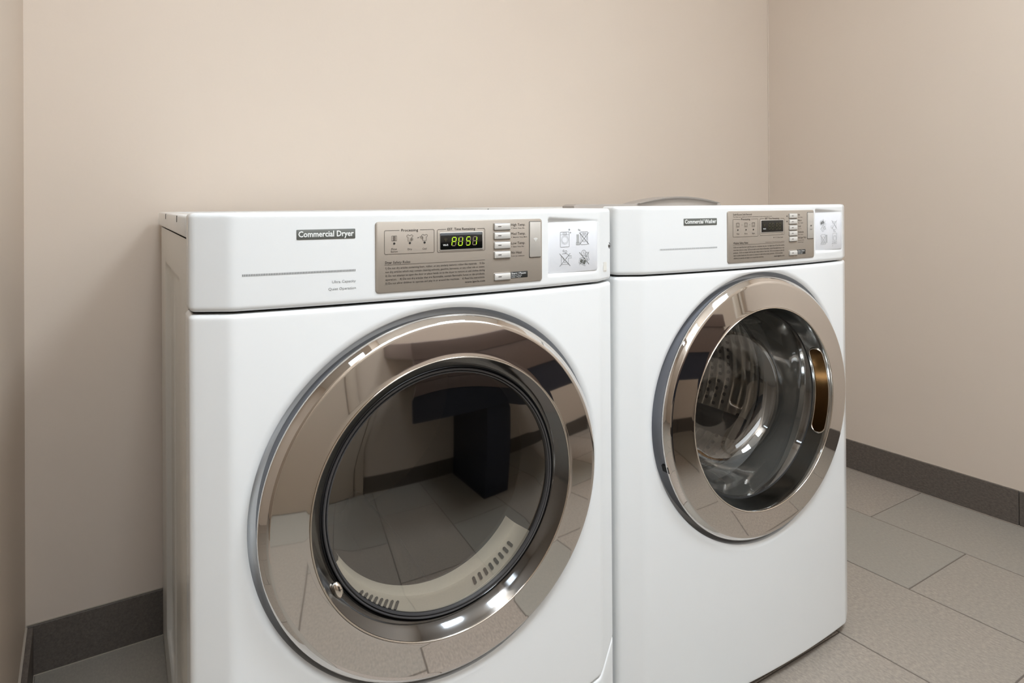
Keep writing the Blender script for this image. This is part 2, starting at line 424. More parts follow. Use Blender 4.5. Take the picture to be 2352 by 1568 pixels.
def mini_machine(bm, x, z, w_, h_, surf, wd=.0006, up=True):
    frame(bm, x - w_ / 2, x + w_ / 2, z - h_ / 2, z + h_ / 2, wd, surf, r=.001)
    s = 1 if up else -1
    stroke(bm, [(x - w_ / 2, z + s * h_ * .32), (x + w_ / 2, z + s * h_ * .32)], wd * .6, surf)
    frame(bm, x - w_ * .22, x + w_ * .22, z + min(s * h_ * .35, s * h_ * .43), z + max(s * h_ * .35, s * h_ * .43), wd * .7, surf, r=.0003)
    for r in (.40, .30): stroke(bm, arcpts(x, z - s * h_ * .02, w_ * r, 0, 342, 18), wd * .6, surf, closed=True)
def pan(bm, x, z, s, surf, wd=.0006, f=1):
    stroke(bm, [(x - .4 * s, z + f * .35 * s), (x - .4 * s, z - f * .4 * s), (x + .4 * s, z - f * .4 * s), (x + .4 * s, z + f * .15 * s), (x + .75 * s, z + f * .15 * s), (x + .75 * s, z + f * .35 * s), (x + .35 * s, z + f * .35 * s), (x + .15 * s, z + f * .1 * s)], wd, surf)
    stroke(bm, [(x - .4 * s, z + f * .35 * s), (x - .25 * s, z + f * .25 * s), (x - .15 * s, z - f * .05 * s)], wd, surf)
    stroke(bm, [(x - .3 * s, z + f * .55 * s), (x - .1 * s, z + f * .6 * s), (x + .15 * s, z + f * .6 * s), (x + .4 * s, z + f * .45 * s)], wd, surf)
    stroke(bm, arcpts(x, z - f * .12 * s, .13 * s, 200, 340, 8), wd, surf)
    for dx, dz, r in ((-.15, .85, .08), (.12, .75, .11)): stroke(bm, arcpts(x + dx * s, z + f * dz * s, r * s, 0, 330, 11), wd, surf, closed=True)
def keys_phone(bm, bmf, x, z, s, surf, wd=.0006, f=1):
    stroke(bm, arcpts(x - .05 * s, z + f * .5 * s, .25 * s, 0, 345, 20), wd, surf, closed=True)
    stroke(bm, [(x - .0 * s, z + f * .58 * s), (x - .08 * s, z + f * .62 * s), (x - .1 * s, z + f * .52 * s), (x, z + f * .48 * s), (x - .02 * s, z + f * .38 * s), (x - .1 * s, z + f * .4 * s)], wd, surf)
    stroke(bm, arcpts(x + .28 * s, z + f * .38 * s, .18 * s, 0, 345, 16), wd, surf, closed=True)
    stroke(bm, [(x + .4 * s, z + f * .25 * s), (x + .55 * s, z - f * .1 * s), (x + .42 * s, z - f * .18 * s), (x + .2 * s, z + f * .22 * s)], wd, surf)
    P = [(-.5, .05), (-.6, -.3), (.1, -.62), (.35, -.2), (.28, -.05), (-.2, .1)]
    stroke(bm, [(x + a * s, z + f * b * s) for a, b in P], wd, surf, closed=True)
    for q in ([(-.4, .0), (-.48, -.25), (-.22, -.38), (-.12, -.08)], [(-.05, -.1), (-.2, -.38), (.05, -.5), (.22, -.18)]):
        fillpoly(bmf, [(x + a * s, z + f * b * s) for a, b in q], surf)

def smooth(t): t = max(0, min(1, t)); return t * t * (3 - 2 * t)

def machine(kind, label, cat, loc, rz, H, ZS, ZD, oo):
    dry = kind == 'dryer'
    root = thing('tumble_dryer' if dry else 'washing_machine', label, cat, loc, rz)
    D = .850; cx = W / 2
    BOT = .022
    # --- cabinet: U-shaped steel body with embossed side fields
    ZT = H - .038
    def side(x, s):
        """embossed side sheet as a height field"""
        ys = [.087, .11, .115, .120, .125, .15, .20, .262, .267, .272, .277, .29, .36, .44, .462, .467, .472, .477, .50, .6, .66, .668, .676, .684, .70, .80, .842, D - .002, D]
        zs = [BOT, .10, .105, .110, .115, .2, .3, .4, .5, .6, .7, .8, .872, .877, .882, .887, .892, .93, ZT]
        def dep(y, z):
            d = 0
            for (a, b, c, e) in ((.272, .472, .110, .884), (.472, .676, .110, .884), (.120, .272, .110, .884)):
                pass
            if .108 < z < .889:
                fz = min(smooth((z - .105) / .010), smooth((.889 - z) / .012))
                if .262 <= y < .480: d = .006 * min(smooth((y - .262) / .012), smooth((.479 - y) / .010)) 
                if .474 <= y < .70: d = max(d, .010 * min(smooth((y - .474) / .010), smooth((.684 - y) / .010)))
                d *= fz
            return d
        V = [(x + s * dep(y, z), y, z) for z in zs for y in ys]; n = len(ys)
        return V, [(j * n + i, j * n + i + 1, (j + 1) * n + i + 1, (j + 1) * n + i) for j in range(len(zs) - 1) for i in range(n - 1)]
    V, Fc = side(0.004, 1); V2, F2 = side(W - .004, -1)
    k = len(V); V += V2; Fc += [tuple(i + k for i in reversed(f)) for f in F2]
    k = len(V); V += [(.004, D, BOT), (W - .004, D, BOT), (W - .004, D, ZT), (.004, D, ZT)]; Fc.append((k, k + 1, k + 2, k + 3))
    k = len(V); V += [(.004, .087, BOT), (W - .004, .087, BOT), (W - .004, D, BOT), (.004, D, BOT)]; Fc.append((k, k + 1, k + 2, k + 3))
    # front frame behind the skins (dark inside)
    pyd('cabinet', V, Fc, M['steelside'], root, sharp=60)
    # inner chassis: dark back of the seams
    V = []; Fc = []
    P = [(.006, .092), (.006, .045), (.05, .022), (cx, .010), (W - .05, .022), (W - .006, .045), (W - .006, .092)]
    if True:
        rows = [ZS - .03, ZS + .03]
        for z in rows: V += [(x, y, z) for x, y in P]
        n = len(P); Fc = [(i, i + 1, n + i + 1, n + i) for i in range(n - 1)]
        k = len(V); V += [(.010, .086, ZT - .012), (W - .010, .086, ZT - .012), (W - .010, D - .01, ZT - .012), (.010, D - .01, ZT - .012),
                          (.010, .086, ZT + .006), (W - .010, .086, ZT + .006), (W - .010, D - .01, ZT + .006), (.010, D - .01, ZT + .006)]
        Fc += [(k, k + 1, k + 5, k + 4), (k + 1, k + 2, k + 6, k + 5), (k + 2, k + 3, k + 7, k + 6), (k + 3, k, k + 4, k + 7)]
    pyd('seam_liner', V, Fc, M['dark'], root, smooth=False)
    # --- top cover: raised rim round a shallow sunk field
    bm = bmesh.new(); box_bm(bm, -.0005, W + .0005, .068, D + .004, ZT + .003, H - .004, bev=.004, seg=3)
    topf = [f for f in bm.faces if f.normal.z > .99 and f.calc_area() > .1]
    r = bmesh.ops.inset_region(bm, faces=topf, thickness=.035); 
    r = bmesh.ops.inset_region(bm, faces=topf, thickness=.004, depth=-.002)
    tcov = bmo('top_cover', bm, M['enamel'], root, sharp=40)
    for yy in (.24, .56):
        box('rim_notch', -.0011, .004, yy, yy + .004, H - .016, H - .006, M['dark'], tcov)
    # --- front panel with dished door recess
    DR = .2785
    def dish(x, z):
        r = math.hypot(x - cx, z - ZD)
        if r > DR + .011: return 0
        if r > DR: t = (DR + .011 - r) / .011; return .004 * t * t
        t = min(1, (DR - r) / .009); return .004 + .024 * math.sqrt(max(0, 1 - (1 - t) ** 2))
    zkick = .176
    def kick(x):
        u = abs(x - cx)
        zb = .165
        if u > .270: zb = .165 + .0 + (u - .270) / .022 * .0030
        if u > .292: zb = .168 + (u - .292) / .051 * .045
        return zb
    if dry:
        skin('front_panel', .14, ZS - .002, .085, M['enamel'], root, r=.005, depthfn=dish, step=.003, zstep=.003, zbotfn=lambda x: kick(x) + .0015, hole=(cx, ZD, .2905), rtop=.006)
        skin('kick_panel', BOT, .2, .085, M['enamel'], root, r=.004, step=.01, zstep=.03, ztopfn=lambda x: kick(x) - .0015, rtop=.005)
    else:
        skin('front_panel', BOT, ZS - .002, .085, M['enamel'], root, r=.005, depthfn=dish, step=.003, zstep=.003, hole=(cx, ZD, .2905), rtop=.006)
    # --- control console
    cxa, cxb = .5275, .634
    zc0, zc1 = (.8870, .9730) if dry else (.8955, .9803)
    def pock(x):
        u = max(0, min(1, (x - cxa) / (cxb - cxa))); return .0070 * (1 - u) + .0008
    def pocket(x, z):
        if x < cxa - .0015 or x > cxb + .004 or z < zc0 - .005 or z > zc1 + .012: return 0
        fx = smooth((x - (cxa - .0015)) / .0015) * smooth((cxb + .004 - x) / .004)
        d = pock(x)
        hh = .002 + .009 * d / .009
        if z > zc1: d *= smooth((zc1 + hh - z) / hh)
        if z < zc0: d = min(d, .0030) * smooth((z - (zc0 - .005)) / .005)
        return d * fx
    con = skin('control_console', ZS + .0015, H, .066, M['plastic'], root, r=.007, depthfn=pocket, step=.0025, zstep=.0022, rtop=.0065, ret=.03)
    dz = 0 if dry else .0065
    # nameplate
    if dry: nb = (.1265, .2042, .9575, .9712)
    else: nb = (.1373, .2191, .9605, .9740)
    plate_obj('nameplate', M['badge'], con, nb[0], nb[1], nb[2], nb[3], r=.0012, th=.0008, bev=.0003)
    bm = bmesh.new(); S = lambda x: prof(x) - .0008
    text(bm, 'Commercial Dryer' if dry else 'Commercial Washer', nb[0] + .0022, nb[2] + .0036, .0082, S, wd=nb[1] - nb[0] - .0045, bold=.022)
    bmo('nameplate_lettering', bm, M['white_ink'], con, smooth=False)
    # hatched pinstripe
    bm = bmesh.new()
    if dry: sx0, sx1, sz = .0595, .2046, .9126
    else: sx0, sx1, sz = .0818, .2198, .9160
    n = 72
    for i in range(n):
        x = sx0 + (sx1 - sx0) * (i + .5) / n; q = (sx1 - sx0) / n * .31
        fillpoly(bm, [(x - q, sz - .0014), (x + q, sz - .0014), (x + q, sz + .0014), (x - q, sz + .0014)], prof)
    bmo('pinstripe', bm, M['ink_grey'] if dry else M['ink_pale'], con, smooth=False)
    if dry:
        bm = bmesh.new()
        text(bm, 'Ultra Capacity', .2046, .8960, .0038, prof, wd=.0320, align='R')
        text(bm, 'Quiet Operation', .2046, .8862, .0038, prof, wd=.0370, align='R')
        bmo('side_lettering', bm, M['ink_grey'], con, smooth=False)
    # --- control panel plate
    if dry: px0, px1, pz0, pz1 = .2318, .5120, .8776, .9800
    else: px0, px1, pz0, pz1 = .2457, .5180, .8822, .9872
    pan_ = plate_obj('control_panel', M['taupe'], root, px0, px1, pz0, pz1, r=.005, th=.0022, bev=.0014)
    SP = lambda x: prof(x) - .0022
    ink = bmesh.new()
    if dry: A = (.2446, .3197, .9330, .9672); E_ = (.3248, .4038, .9325, .9668); DS = (.3289, .3993, .9363, .9614)
    else: A = (.2595, .3306, .9348, .9705); E_ = (.3362, .4120, .9360, .9705); DS = (.3401, .4078, .9426, .9668)
    ac = (A[0] + A[1]) / 2; aw = A[1] - A[0]
    frame(ink, *A, .0005, SP, gap=(ac - .0155, ac + .0155)); text(ink, 'Processing', ac, A[3] - .0019, .0040, SP, wd=.0255, align='C', bold=.006)
    ec = (E_[0] + E_[1]) / 2
    frame(ink, *E_, .0005, SP, gap=(ec - .0255, ec + .0265)); text(ink, 'EST. Time Remaining', ec, E_[3] - .0016, .0038, SP, wd=.0460 if dry else .044, align='C', bold=.006)
    text(ink, 'min', E_[1] - .0045, E_[2] + .0010, .0017, SP, wd=.0045, align='R')
    labs = ('Flow', 'Dry', 'Cool') if dry else ('Wash', 'Rinse', 'Spin')
    for i, fx in enumerate((.19, .50, .80) if dry else (.19, .51, .81)):
        x = A[0] + aw * fx; zt = A[3] - .0115
        if dry and i == 0:
            frame(ink, x - .0038, x + .0038, zt - .0036, zt + .0036, .0004, SP, r=.0006)
            for q in range(4): stroke(ink, [(x - .0022, zt - .0024 + q * .0016), (x + .0022, zt - .0024 + q * .0016)], .0008, SP)
        elif dry:
            shirt(ink, x, zt, .0095, SP, .0005)
            if i == 1:
                for q in range(3): stroke(ink, [(x, zt - .001 - q * .0012), (x + .005, zt - .001 - q * .0012)], .0004, SP)
            else:
                for q in range(3): stroke(ink, arcpts(x - .0015, zt + .003, .003 + q * .0014, 190, 260, 6), .0004, SP)
        else:
            frame(ink, x - .0042, x + .0042, zt - .0045, zt + .0040, .0004, SP, r=.0008)
            shirt(ink, x, zt + .0005, .0070, SP, .0004)
            stroke(ink, [(x - .003, zt - .0028), (x + .003, zt - .0028)], .0005, SP)
        if dry and i == 0:
            text(ink, 'Flow', x, A[2] + .0060, .0028, SP, wd=.0082, align='C'); text(ink, 'Sense', x, A[2] + .0024, .0028, SP, wd=.0100, align='C')
        else: text(ink, labs[i], x, A[2] + .0050, .0028, SP, wd=.0062 if dry else .0078, align='C')
    if dry: fillpoly(ink, [(A[0] + aw * .66, A[3] - .0105), (A[0] + aw * .66, A[3] - .0125), (A[0] + aw * .685, A[3] - .0115)], SP)
    else:
        for fx in (.35, .66): disc(ink, A[0] + aw * fx, A[3] - .0115, .0006, SP)
    tx0, tx1 = A[0], E_[1]
    if dry:
        text(ink, 'Dryer', tx0 + .001, .9192, .0040, SP, wd=.0098, bold=.014); text(ink, 'Safety Rules', tx0 + .0125, .9192, .0038, SP, wd=.0255)
        stroke(ink, [(tx0, .9176), (tx1, .9176)], .0004, SP)
        lines = ['1) Do not dry articles containing foam, rubber, or any similarly textures rubber-like materials.    2) Do',
                 'not dry articles which may contain cleaning solvents, gasoline, kerosene, or any other oils or waxes.',
                 '3) Do not attempt to open the door or place hands on to the dryer to remove or add clothes during',
                 'operation.    4) Do not dry articles that are flammable, contain flammable fumes or dye products.',
                 '5) Do not allow children to operate and play in or around the machines.    6) Read the instructions.']
        z = .9115; ws = [1, 1, 1, 1, 1]; lh = .00545
        web = (.0420, z - 5 * lh - .0002)
    else:
        text(ink, 'Suds=Excess Suds Removal', tx0 + .001, .9785, .0038, SP, wd=.0520)
        text(ink, 'The Wash cycle requires an extended cycle because of water excess soap or suds.', tx0 + .001, .9745, .0019, SP, wd=.1130, bold=.004)
        text(ink, 'Washer Safety Rules', tx0 + .001, .9205, .0042, SP, wd=.0410, bold=.004)
        text(ink, '*Control Function : Wash, Extra wash, Rinse and Locks', tx1, .9205, .0019, SP, wd=.0600, align='R')
        stroke(ink, [(tx0, .9187), (tx1, .9187)], .0004, SP)
        lines = ['1) Do not open the door until the cycle has completed, the door lock light shuts off, and the rotating',
                 'drum has come to a stop.  2) Do not wash articles that are flammable, contain flammable fumes or dye',
                 'products.  3) Do not tamper with the door safety switch or door lock.  4) Do not attempt to open the',
                 'door or place hands into the washer to remove or add clothes during operation.  5) Do not allow',
                 'children to operate and play in or around the machines.']
        z = .9125; ws = [1, 1, 1, .965, .57]; lh = .0055
        web = (.0330, z - 4 * lh - .0004)
        disc(ink, E_[1] - .0335, .9305, .0011, SP)
        stroke(ink, [(E_[1] - .030, .9307), (E_[1] - .0275, .9307)], .0005, SP)
        stroke(ink, arcpts(E_[1] - .0255, .9307, .0014, 60, 300, 8), .0004, SP)
        text(ink, 'Door Lock', E_[1] - .004, .9292, .0028, SP, wd=.0180, align='R')
        bx_ = .4215
        fillpoly(ink, [(bx_ - .002, .9735), (bx_ + .002, .9735), (bx_, .9768)], SP); fillpoly(ink, [(bx_ - .002, .9645), (bx_ + .002, .9645), (bx_, .9612)], SP)
    for i, s in enumerate(lines):
        text(ink, s, tx0 + .0012, z - i * lh, .0030, SP, wd=(tx1 - tx0 - .0015) * ws[i], bold=.003)
    text(ink, 'www.lgecls.com', tx1, web[1], .0028, SP, wd=web[0] * .82 if dry else web[0], align='R', bold=.016)
    # buttons
    if dry:
        bz = [.9687, .9543, .9392, .9241, .8895]; bx0, bx1 = .4200, .4490
        bl = [('High Temp.', "T° Élevée  Temp. Alta", .0270), ('Med Temp.', "T° Moyenne  Temp. Media", .0270), ('Low Temp.', "T° Basse  Temp. Baja", .0265), ('No Heat', "Froid  Sin Calefacción", .0200)]
    else:
        bz = [.9750, .9625, .9498, .9374, .9252, .8953]; bx0, bx1 = .4275, .4535
        bl = [('Hot', 'Chaud   Caliente', .0070), ('Warm', 'Tiède   Templada', .0130), ('Cold', 'Froid   Fría', .0095), ('Delicates', 'Délicats  Delicados', .0200), ('Add Super Wash', 'Extra lavage  Lavado extra', .0290)]
    bh = .0052 if dry else .0049
    for i, z in enumerate(bz):
        sk = plate_obj('button_surround', M['taupe'], pan_, bx0 - .0014, bx1 + .0014, z - bh - .0014, z + bh + .0014, r=.0022, th=.0010, bev=.0008, base=.0022)
        plate_obj('button_gap', M['dark'], pan_, bx0 - .0004, bx1 + .0004, z - bh - .0006, z + bh + .0004, r=.0014, th=.0013, bev=.0002, base=.0022)
        plate_obj('push_button', M['button'], pan_, bx0, bx1, z - bh, z + bh, r=.0012, th=.0034, bev=.0011, base=.0022)
        stroke(ink, [(bx0 + .0060, z + .0003), (bx0 + .0118, z + .0003)], .0010, SP, eps=.0038)
        if i < len(bl):
            a, b, wd = bl[i]
            lx_ = bx1 + (.0026 if dry else .0052)
            text(ink, a, lx_, z + .0006, .0042 if dry else .0040, SP, wd=wd)
            text(ink, b, lx_ + .0002, z - .0040, .0019, SP, wd=[.025, .030, .024, .025][i] if dry else [.016, .018, .012, .018, .021][i], bold=.004)
    if not dry: text(ink, 'Custom Program', bx1 + .0054, bz[4] - .0085, .0022, SP, wd=.0190)
    bmo('printed_text', ink, M['ink'], pan_, smooth=False)
    # start tag
    zt = bz[-1]; tg = (bx1 - .0005, bx1 + (.0335 if dry else .0310), zt - .0040, zt + .0062)
    plate_obj('start_tag', M['black_ink'], pan_, *tg, r=.0010, th=.0003, bev=.0001, base=.0022)
    bm = bmesh.new(); S2 = lambda x: prof(x) - .0025
    lx_ = bx1 + (.0024 if dry else .0048)
    text(bm, 'Start / Pause', lx_, zt + .0021, .0032, S2, wd=.0275 if dry else .0225, bold=.004)
    text(bm, 'Départ / Pause', lx_, zt - .0006, .0018, S2, wd=.0195 if dry else .0165); text(bm, 'Inicio / Pausa', lx_, zt - .0031, .0018, S2, wd=.0180 if dry else .0150)
    bmo('start_lettering', bm, M['white_ink'], pan_, smooth=False)
    # indicator dots
    for i, fx in enumerate((.19, .50, .80) if dry else (.19, .51, .81)):
        x = A[0] + aw * fx; bm = bmesh.new(); disc(bm, x, A[2] + .0152 if dry else A[2] + .0140, .0016, SP, .0005); bmo('indicator_light', bm, M['black_ink'], pan_, smooth=False)
    # display
    plate_obj('display_bezel', M['silver'], pan_, DS[0] - .0012, DS[1] + .0022, DS[2] - .0022, DS[3] + .0010, r=.0022, th=.0010, bev=.0008, base=.0022)
    plate_obj('display_window', M['display'], pan_, DS[0], DS[1], DS[2], DS[3], r=.0014, th=.0013, bev=.0002, base=.0022)
    SD = lambda x: prof(x) - .0035
    on = bmesh.new(); off = bmesh.new()
    dw, dh = DS[1] - DS[0], DS[3] - DS[2]
    lit = ['abfge', 'cdebf'.replace('b', 'b'), 'afgcd', 'bcg'] if dry else [''] * 4
    if dry: lit = ['abefg', 'bcdef', 'acdfg', 'bc']
    for i, fx in enumerate((.26, .415, .60, .755)):
        if not dry: fx = (.30, .445, .63, .775)[i]
        digit(on, off, DS[0] + dw * fx, DS[2] + dh * (.22 if dry else .24), dw * .088, dh * .50, lit[i], SD, .0011 if dry else .0008)
    for q in (.38, .58): disc(off, DS[0] + dw * .60, DS[2] + dh * q, .0005, SD, .0006)
    if dry: bmo('lit_digits', on, M['seg_on'], pan_, smooth=False)
    else: on.free()
    bmo('unlit_digits', off, M['seg_off'] if dry else M['seg_off2'], pan_, smooth=False)
    bm = bmesh.new(); text(bm, 'Wi-Fi', DS[0] + dw * .06, DS[2] + dh * .22, .0030, SD, wd=.0082, bold=.01, eps=.0006); bmo('display_lettering', bm, M['white_ink'], pan_, smooth=False)
    bm = bmesh.new(); wifi(bm, DS[0] + dw * .12, DS[2] + dh * .50, .0040, lambda x: SD(x) - .0003, .0004); bmo('wifi_indicator', bm, M['seg_off2'], pan_, smooth=False)
    # antenna cover
    if dry: wc = (.4863, .5084, .9173, .9750)
    else: wc = (.4925, .5144, .9241, .9812)
    plate_obj('cover_gap', M['dark'], pan_, wc[0] - .0006, wc[1] + .0004, wc[2] - .0008, wc[3] + .0008, r=.0014, th=.0002, bev=.0001, base=.0022)
    plate_obj('antenna_cover', M['cover'], pan_, *wc, r=.0016, th=.0020, bev=.0009, base=.0022)
    bm = bmesh.new(); SW = lambda x: prof(x) - .0042
    wx = (wc[0] + wc[1]) / 2
    wifi(bm, wx, wc[2] + .026, .0050 if dry else .0036, SW, .0009 if dry else .0006)
    if not dry: text(bm, 'Wi-Fi', wx, wc[2] + .0195, .0022, SW, wd=.0075, align='C', bold=.008)
    bmo('wifi_symbol', bm, M['white_ink'] if dry else M['ink'], pan_, smooth=False)
    # --- instruction plate in the pocket
    SC = lambda x: prof(x) + pock(x)
    ip = plate_obj('instruction_plate', M['card'], root, cxa, cxb, zc0, zc1, r=.0055, surf=SC, th=.0018, bev=.0006)
    SI = lambda x: SC(x) - .0018
    l1 = bmesh.new(); l2 = bmesh.new(); l3 = bmesh.new()
    gx0, gx1 = cxa + .0365 * (cxb - cxa) / .1065, 0
    xa, xb = cxa + .333 * (cxb - cxa), cxa + .72 * (cxb - cxa)
    za, zb = zc0 + .655 * (zc1 - zc0), zc0 + .25 * (zc1 - zc0)
    if dry:
        mini_machine(l1, xa, za, .0185, .0255, SI); sparkle(l1, xa + .0095, za + .0165, .0018, SI); sparkle(l1, xa + .012, za + .0115, .0014, SI)
        mini_machine(l1, xb, za + .001, .0155, .0220, SI)
        fillpoly(l3, [(xb - .0165, za - .0100), (xb - .0110, za - .0100), (xb - .0110, za + .0080), (xb - .0165, za + .0080)], SI, .0003)
        frame(l1, xb - .0175, xb - .0095, za - .0105, za - .0060, .0004, SI, r=.001)
        stroke(l3, [(xb - .013, za + .0165), (xb - .008, za + .0145)], .0022, SI)
        cross(l2, xb - .0105, xb + .0105, za - .0100, za + .0110, SI)
        pan(l1, xa, zb, .0185, SI); cross(l2, xa - .0110, xa + .0110, zb - .0105, zb + .0110, SI)
        keys_phone(l1, l2, xb, zb, .0200, SI); cross(l2, xb - .0105, xb + .0105, zb - .0100, zb + .0115, SI)
    else:
        keys_phone(l1, l2, xa - .0015, za + .002, .0200, SI, f=-1); cross(l2, xa - .0115, xa + .0085, za - .0085, za + .0115, SI, .0005)
        pan(l1, xb, za + .001, -.0185, SI, f=1); cross(l2, xb - .0105, xb + .0095, za - .0085, za + .0115, SI, .0005)
        mini_machine(l3, xa - .001, zb + .003, .0155, .0220, SI, up=False)
        fillpoly(l3, [(xa + .0095, zb - .0050), (xa + .0135, zb - .0050), (xa + .0135, zb + .0130), (xa + .0095, zb + .0130)], SI, .0003)
        cross(l2, xa - .0115, xa + .0085, zb - .0080, zb + .0125, SI, .0005)
        mini_machine(l3, xb + .001, zb + .004, .0160, .0240, SI, up=False); sparkle(l3, xb - .009, zb - .0080, .0013, SI); sparkle(l3, xb - .0075, zb - .0125, .0013, SI)
    bmo('pictogram_outline', l1, M['ink_grey'] if dry else M['ink_pale'], ip, smooth=False)
    bmo('pictogram_cross', l2, M['badge'] if dry else M['ink_grey'], ip, smooth=False)['kind'] = 'stuff'
    bmo('pictogram_shade', l3, M['ink_pale'], ip, smooth=False)
    if dry:
        # screw in the right facet and paper sticker
        nrm = Vector((.028, 0, -.046)); 
        bm = bmesh.new()
        p0 = Vector((.6790, prof(.6790), .9275)); nv = Vector((.028, -.046, 0)).normalized()
        Rm = nv.to_track_quat('Z', 'Y').to_matrix().to_4x4()
        bmesh.ops.create_cone(bm, cap_ends=True, segments=20, radius1=.0062, radius2=.0050, depth=.0016, matrix=Matrix.Translation(p0) @ Rm)
        bmesh.ops.create_cone(bm, cap_ends=True, segments=16, radius1=.0036, radius2=.0026, depth=.0030, matrix=Matrix.Translation(p0 + nv * .0008) @ Rm)
        bmo('screw', bm, M['screw'], con)
        bm = bmesh.new(); st = lambda x: prof(x) 
        fillpoly(bm, [(.6535, .8820), (.6665, .8808), (.6672, .8985), (.6542, .8990)], prof, .0004)
        bmo('paper_sticker', bm, M['sticker'], con, smooth=False)
        bm = bmesh.new()
        stroke(bm, [(.6550, .8835), (.6650, .8828)], .0006, prof, .0006)
        bmo('sticker_print', bm, M['greige'], con, smooth=False)
    # --- door
    oi = .037
    def face(n=10):
        out = []
        for i in range(n + 1):
            t = i / n; r = .2600 + (.2085 - .2600) * t
            y = -(oo + .004) + (-(oi) + (oo + .004)) * (t + .05 * t * (1 - t))
            out.append((r, y))
        return out
    ring = [(.2690, -(oo - .0105)), (.2698, -(oo - .0095)), (.2699, -(oo - .0080)), (.2690, -(oo - .0058)), (.2665, -(oo - .0026)), (.2640, -(oo + .0000)), (.2618, -(oo + .0022)), (.2606, -(oo + .0034))] + face()
    ring += [(.2078, -oi - .0002), (.2072, -oi + .0008)]
    door = lathe('door', ring, M['chrome'], root, cx, ZD, sharp=60)
    lathe('door_frame', [(.240, .060), (.2600, .055), (.2645, .030), (.2645, -(oo - .015)), (.2660, -(oo - .0125)), (.2692, -(oo - .0108))], M['grey'], door, cx, ZD)
    lip = [(.2072 - .0026 * (1 - math.cos(a)) / 2, -oi + .0008 - .0022 * math.sin(a)) for a in [PI * i / 8 for i in range(9)]]
    lathe('inner_lip', lip, M['chrome_bright'], door, cx, ZD, sharp=0)
    if dry:
        gr, gy = .1850, -.0140
        bez = [(.2046, -oi + .0008), (.2015, -.033), (.1950, -.0265), (.1885, -.0185), (gr, gy + .004)]
        lathe('inner_bezel', bez, M['chrome_dark'], door, cx, ZD)
        lathe('glass_gasket', [(gr + .0006, gy + .004), (gr, gy), (gr - .0014, gy - .0010), (gr - .0030, gy - .0002), (gr - .0036, gy + .003), (gr - .0042, gy + .003), (gr - .0050, gy - .0008), (gr - .0066, gy - .0004), (gr - .0075, gy + .006)], M['gasket'], door, cx, ZD)
        gl = [(gr - .0060, gy + .004)]
        for i in range(1, 15):
            t = i / 14; r = (gr - .0060) * (1 - t) + .0006
            gl.append((r, gy + .004 - .010 * (1 - (r / gr) ** 2)))
        lathe('door_glass', gl, M['glass_dark'], door, cx, ZD)
        # little hinge catch on the bezel, lower left
        bm = bmesh.new(); a = math.radians(-151)
        c = Vector((cx + .1925 * math.cos(a), -.026, ZD + .1925 * math.sin(a)))
        bmesh.ops.create_uvsphere(bm, u_segments=20, v_segments=12, radius=.0085, matrix=Matrix.Translation(c) @ Matrix.Rotation(-a + 0.2, 4, 'Y') @ Matrix.Diagonal((.8, .7, 1.5, 1)))
        bmo('door_catch', bm, M['chrome_bright'], door)
    else:
        gr, gy = .1935, .0060
        bez = [(.2046, -oi + .0008), (.2030, -.033), (.2005, -.020), (.1975, -.006), (gr + .001, gy)]
        lathe('inner_bezel', bez, M['chrome_mid'], door, cx, ZD)
        lathe('glass_gasket', [(gr + .001, gy), (gr - .001, gy + .001), (gr - .003, gy + .006)], M['dark'], door, cx, ZD)
        gl = [(gr - .0015, gy + .002)] + [(.184, .022), (.176, .050), (.166, .078), (.154, .098), (.140, .110), (.122, .117), (.100, .1205), (.07, .1225), (.04, .1235), (.0006, .124)]
        lathe('door_glass', gl, M['glass_clear'], door, cx, ZD)
        # hand hold pocket let into the right of the bezel
        def bz_(th, s):   # point on bezel cone
            r = .2044 + (gr + .0010 - .2044) * s; y = -.0350 + (gy + .0350) * s
            return Vector((cx + r * math.cos(th), y, ZD + r * math.sin(th)))
        def nb_(th):
            return Vector((-math.cos(th) * .97, -.24, -math.sin(th) * .97)).normalized()
        c0 = math.radians(2); ha = math.radians(28); R = (gy + .0362)
        loop = []
        hs = .36; ra = hs * R / .2
        for i in range(48):
            a = 2 * PI * i / 48; ex = math.cos(a); ey = math.sin(a)
            th = c0 + (ha - ra) * (1 if ey > 0 else -1) * (1 if abs(ey) > 1e-6 else 0) + ra * ey
            loop.append((th, .50 + hs * ex))
        def tube(path, rad, nm, m_, par, closed=True, n=8):
            V = []; Fc = []; k = len(path)
            for i, (p, nn) in enumerate(path):
                a = path[(i - 1) % k][0]; b = path[(i + 1) % k][0]; t = (b - a).normalized(); s = nn.cross(t).normalized(); u = t.cross(s)
                for q in range(n):
                    w_ = 2 * PI * q / n; V.append(tuple(p + s * rad * math.cos(w_) + u * rad * math.sin(w_)))
            for i in range(k if closed else k - 1):
                for q in range(n): Fc.append((i * n + q, ((i + 1) % k) * n + q, ((i + 1) % k) * n + (q + 1) % n, i * n + (q + 1) % n))
            return pyd(nm, V, Fc, m_, par, sharp=0)
        # resample long sides
        L2 = []
        for i in range(48):
            a = loop[i]; b = loop[(i + 1) % 48]; k = max(1, int(abs(a[0] - b[0]) / math.radians(3)))
            for q in range(k): L2.append((a[0] + (b[0] - a[0]) * q / k, a[1] + (b[1] - a[1]) * q / k))
        tube([(bz_(th, s) + nb_(th) * .0012, nb_(th)) for th, s in L2], .0014, 'handle_rim', M['chrome_bright'], door)
        V = []; Fc = []; k = len(L2)
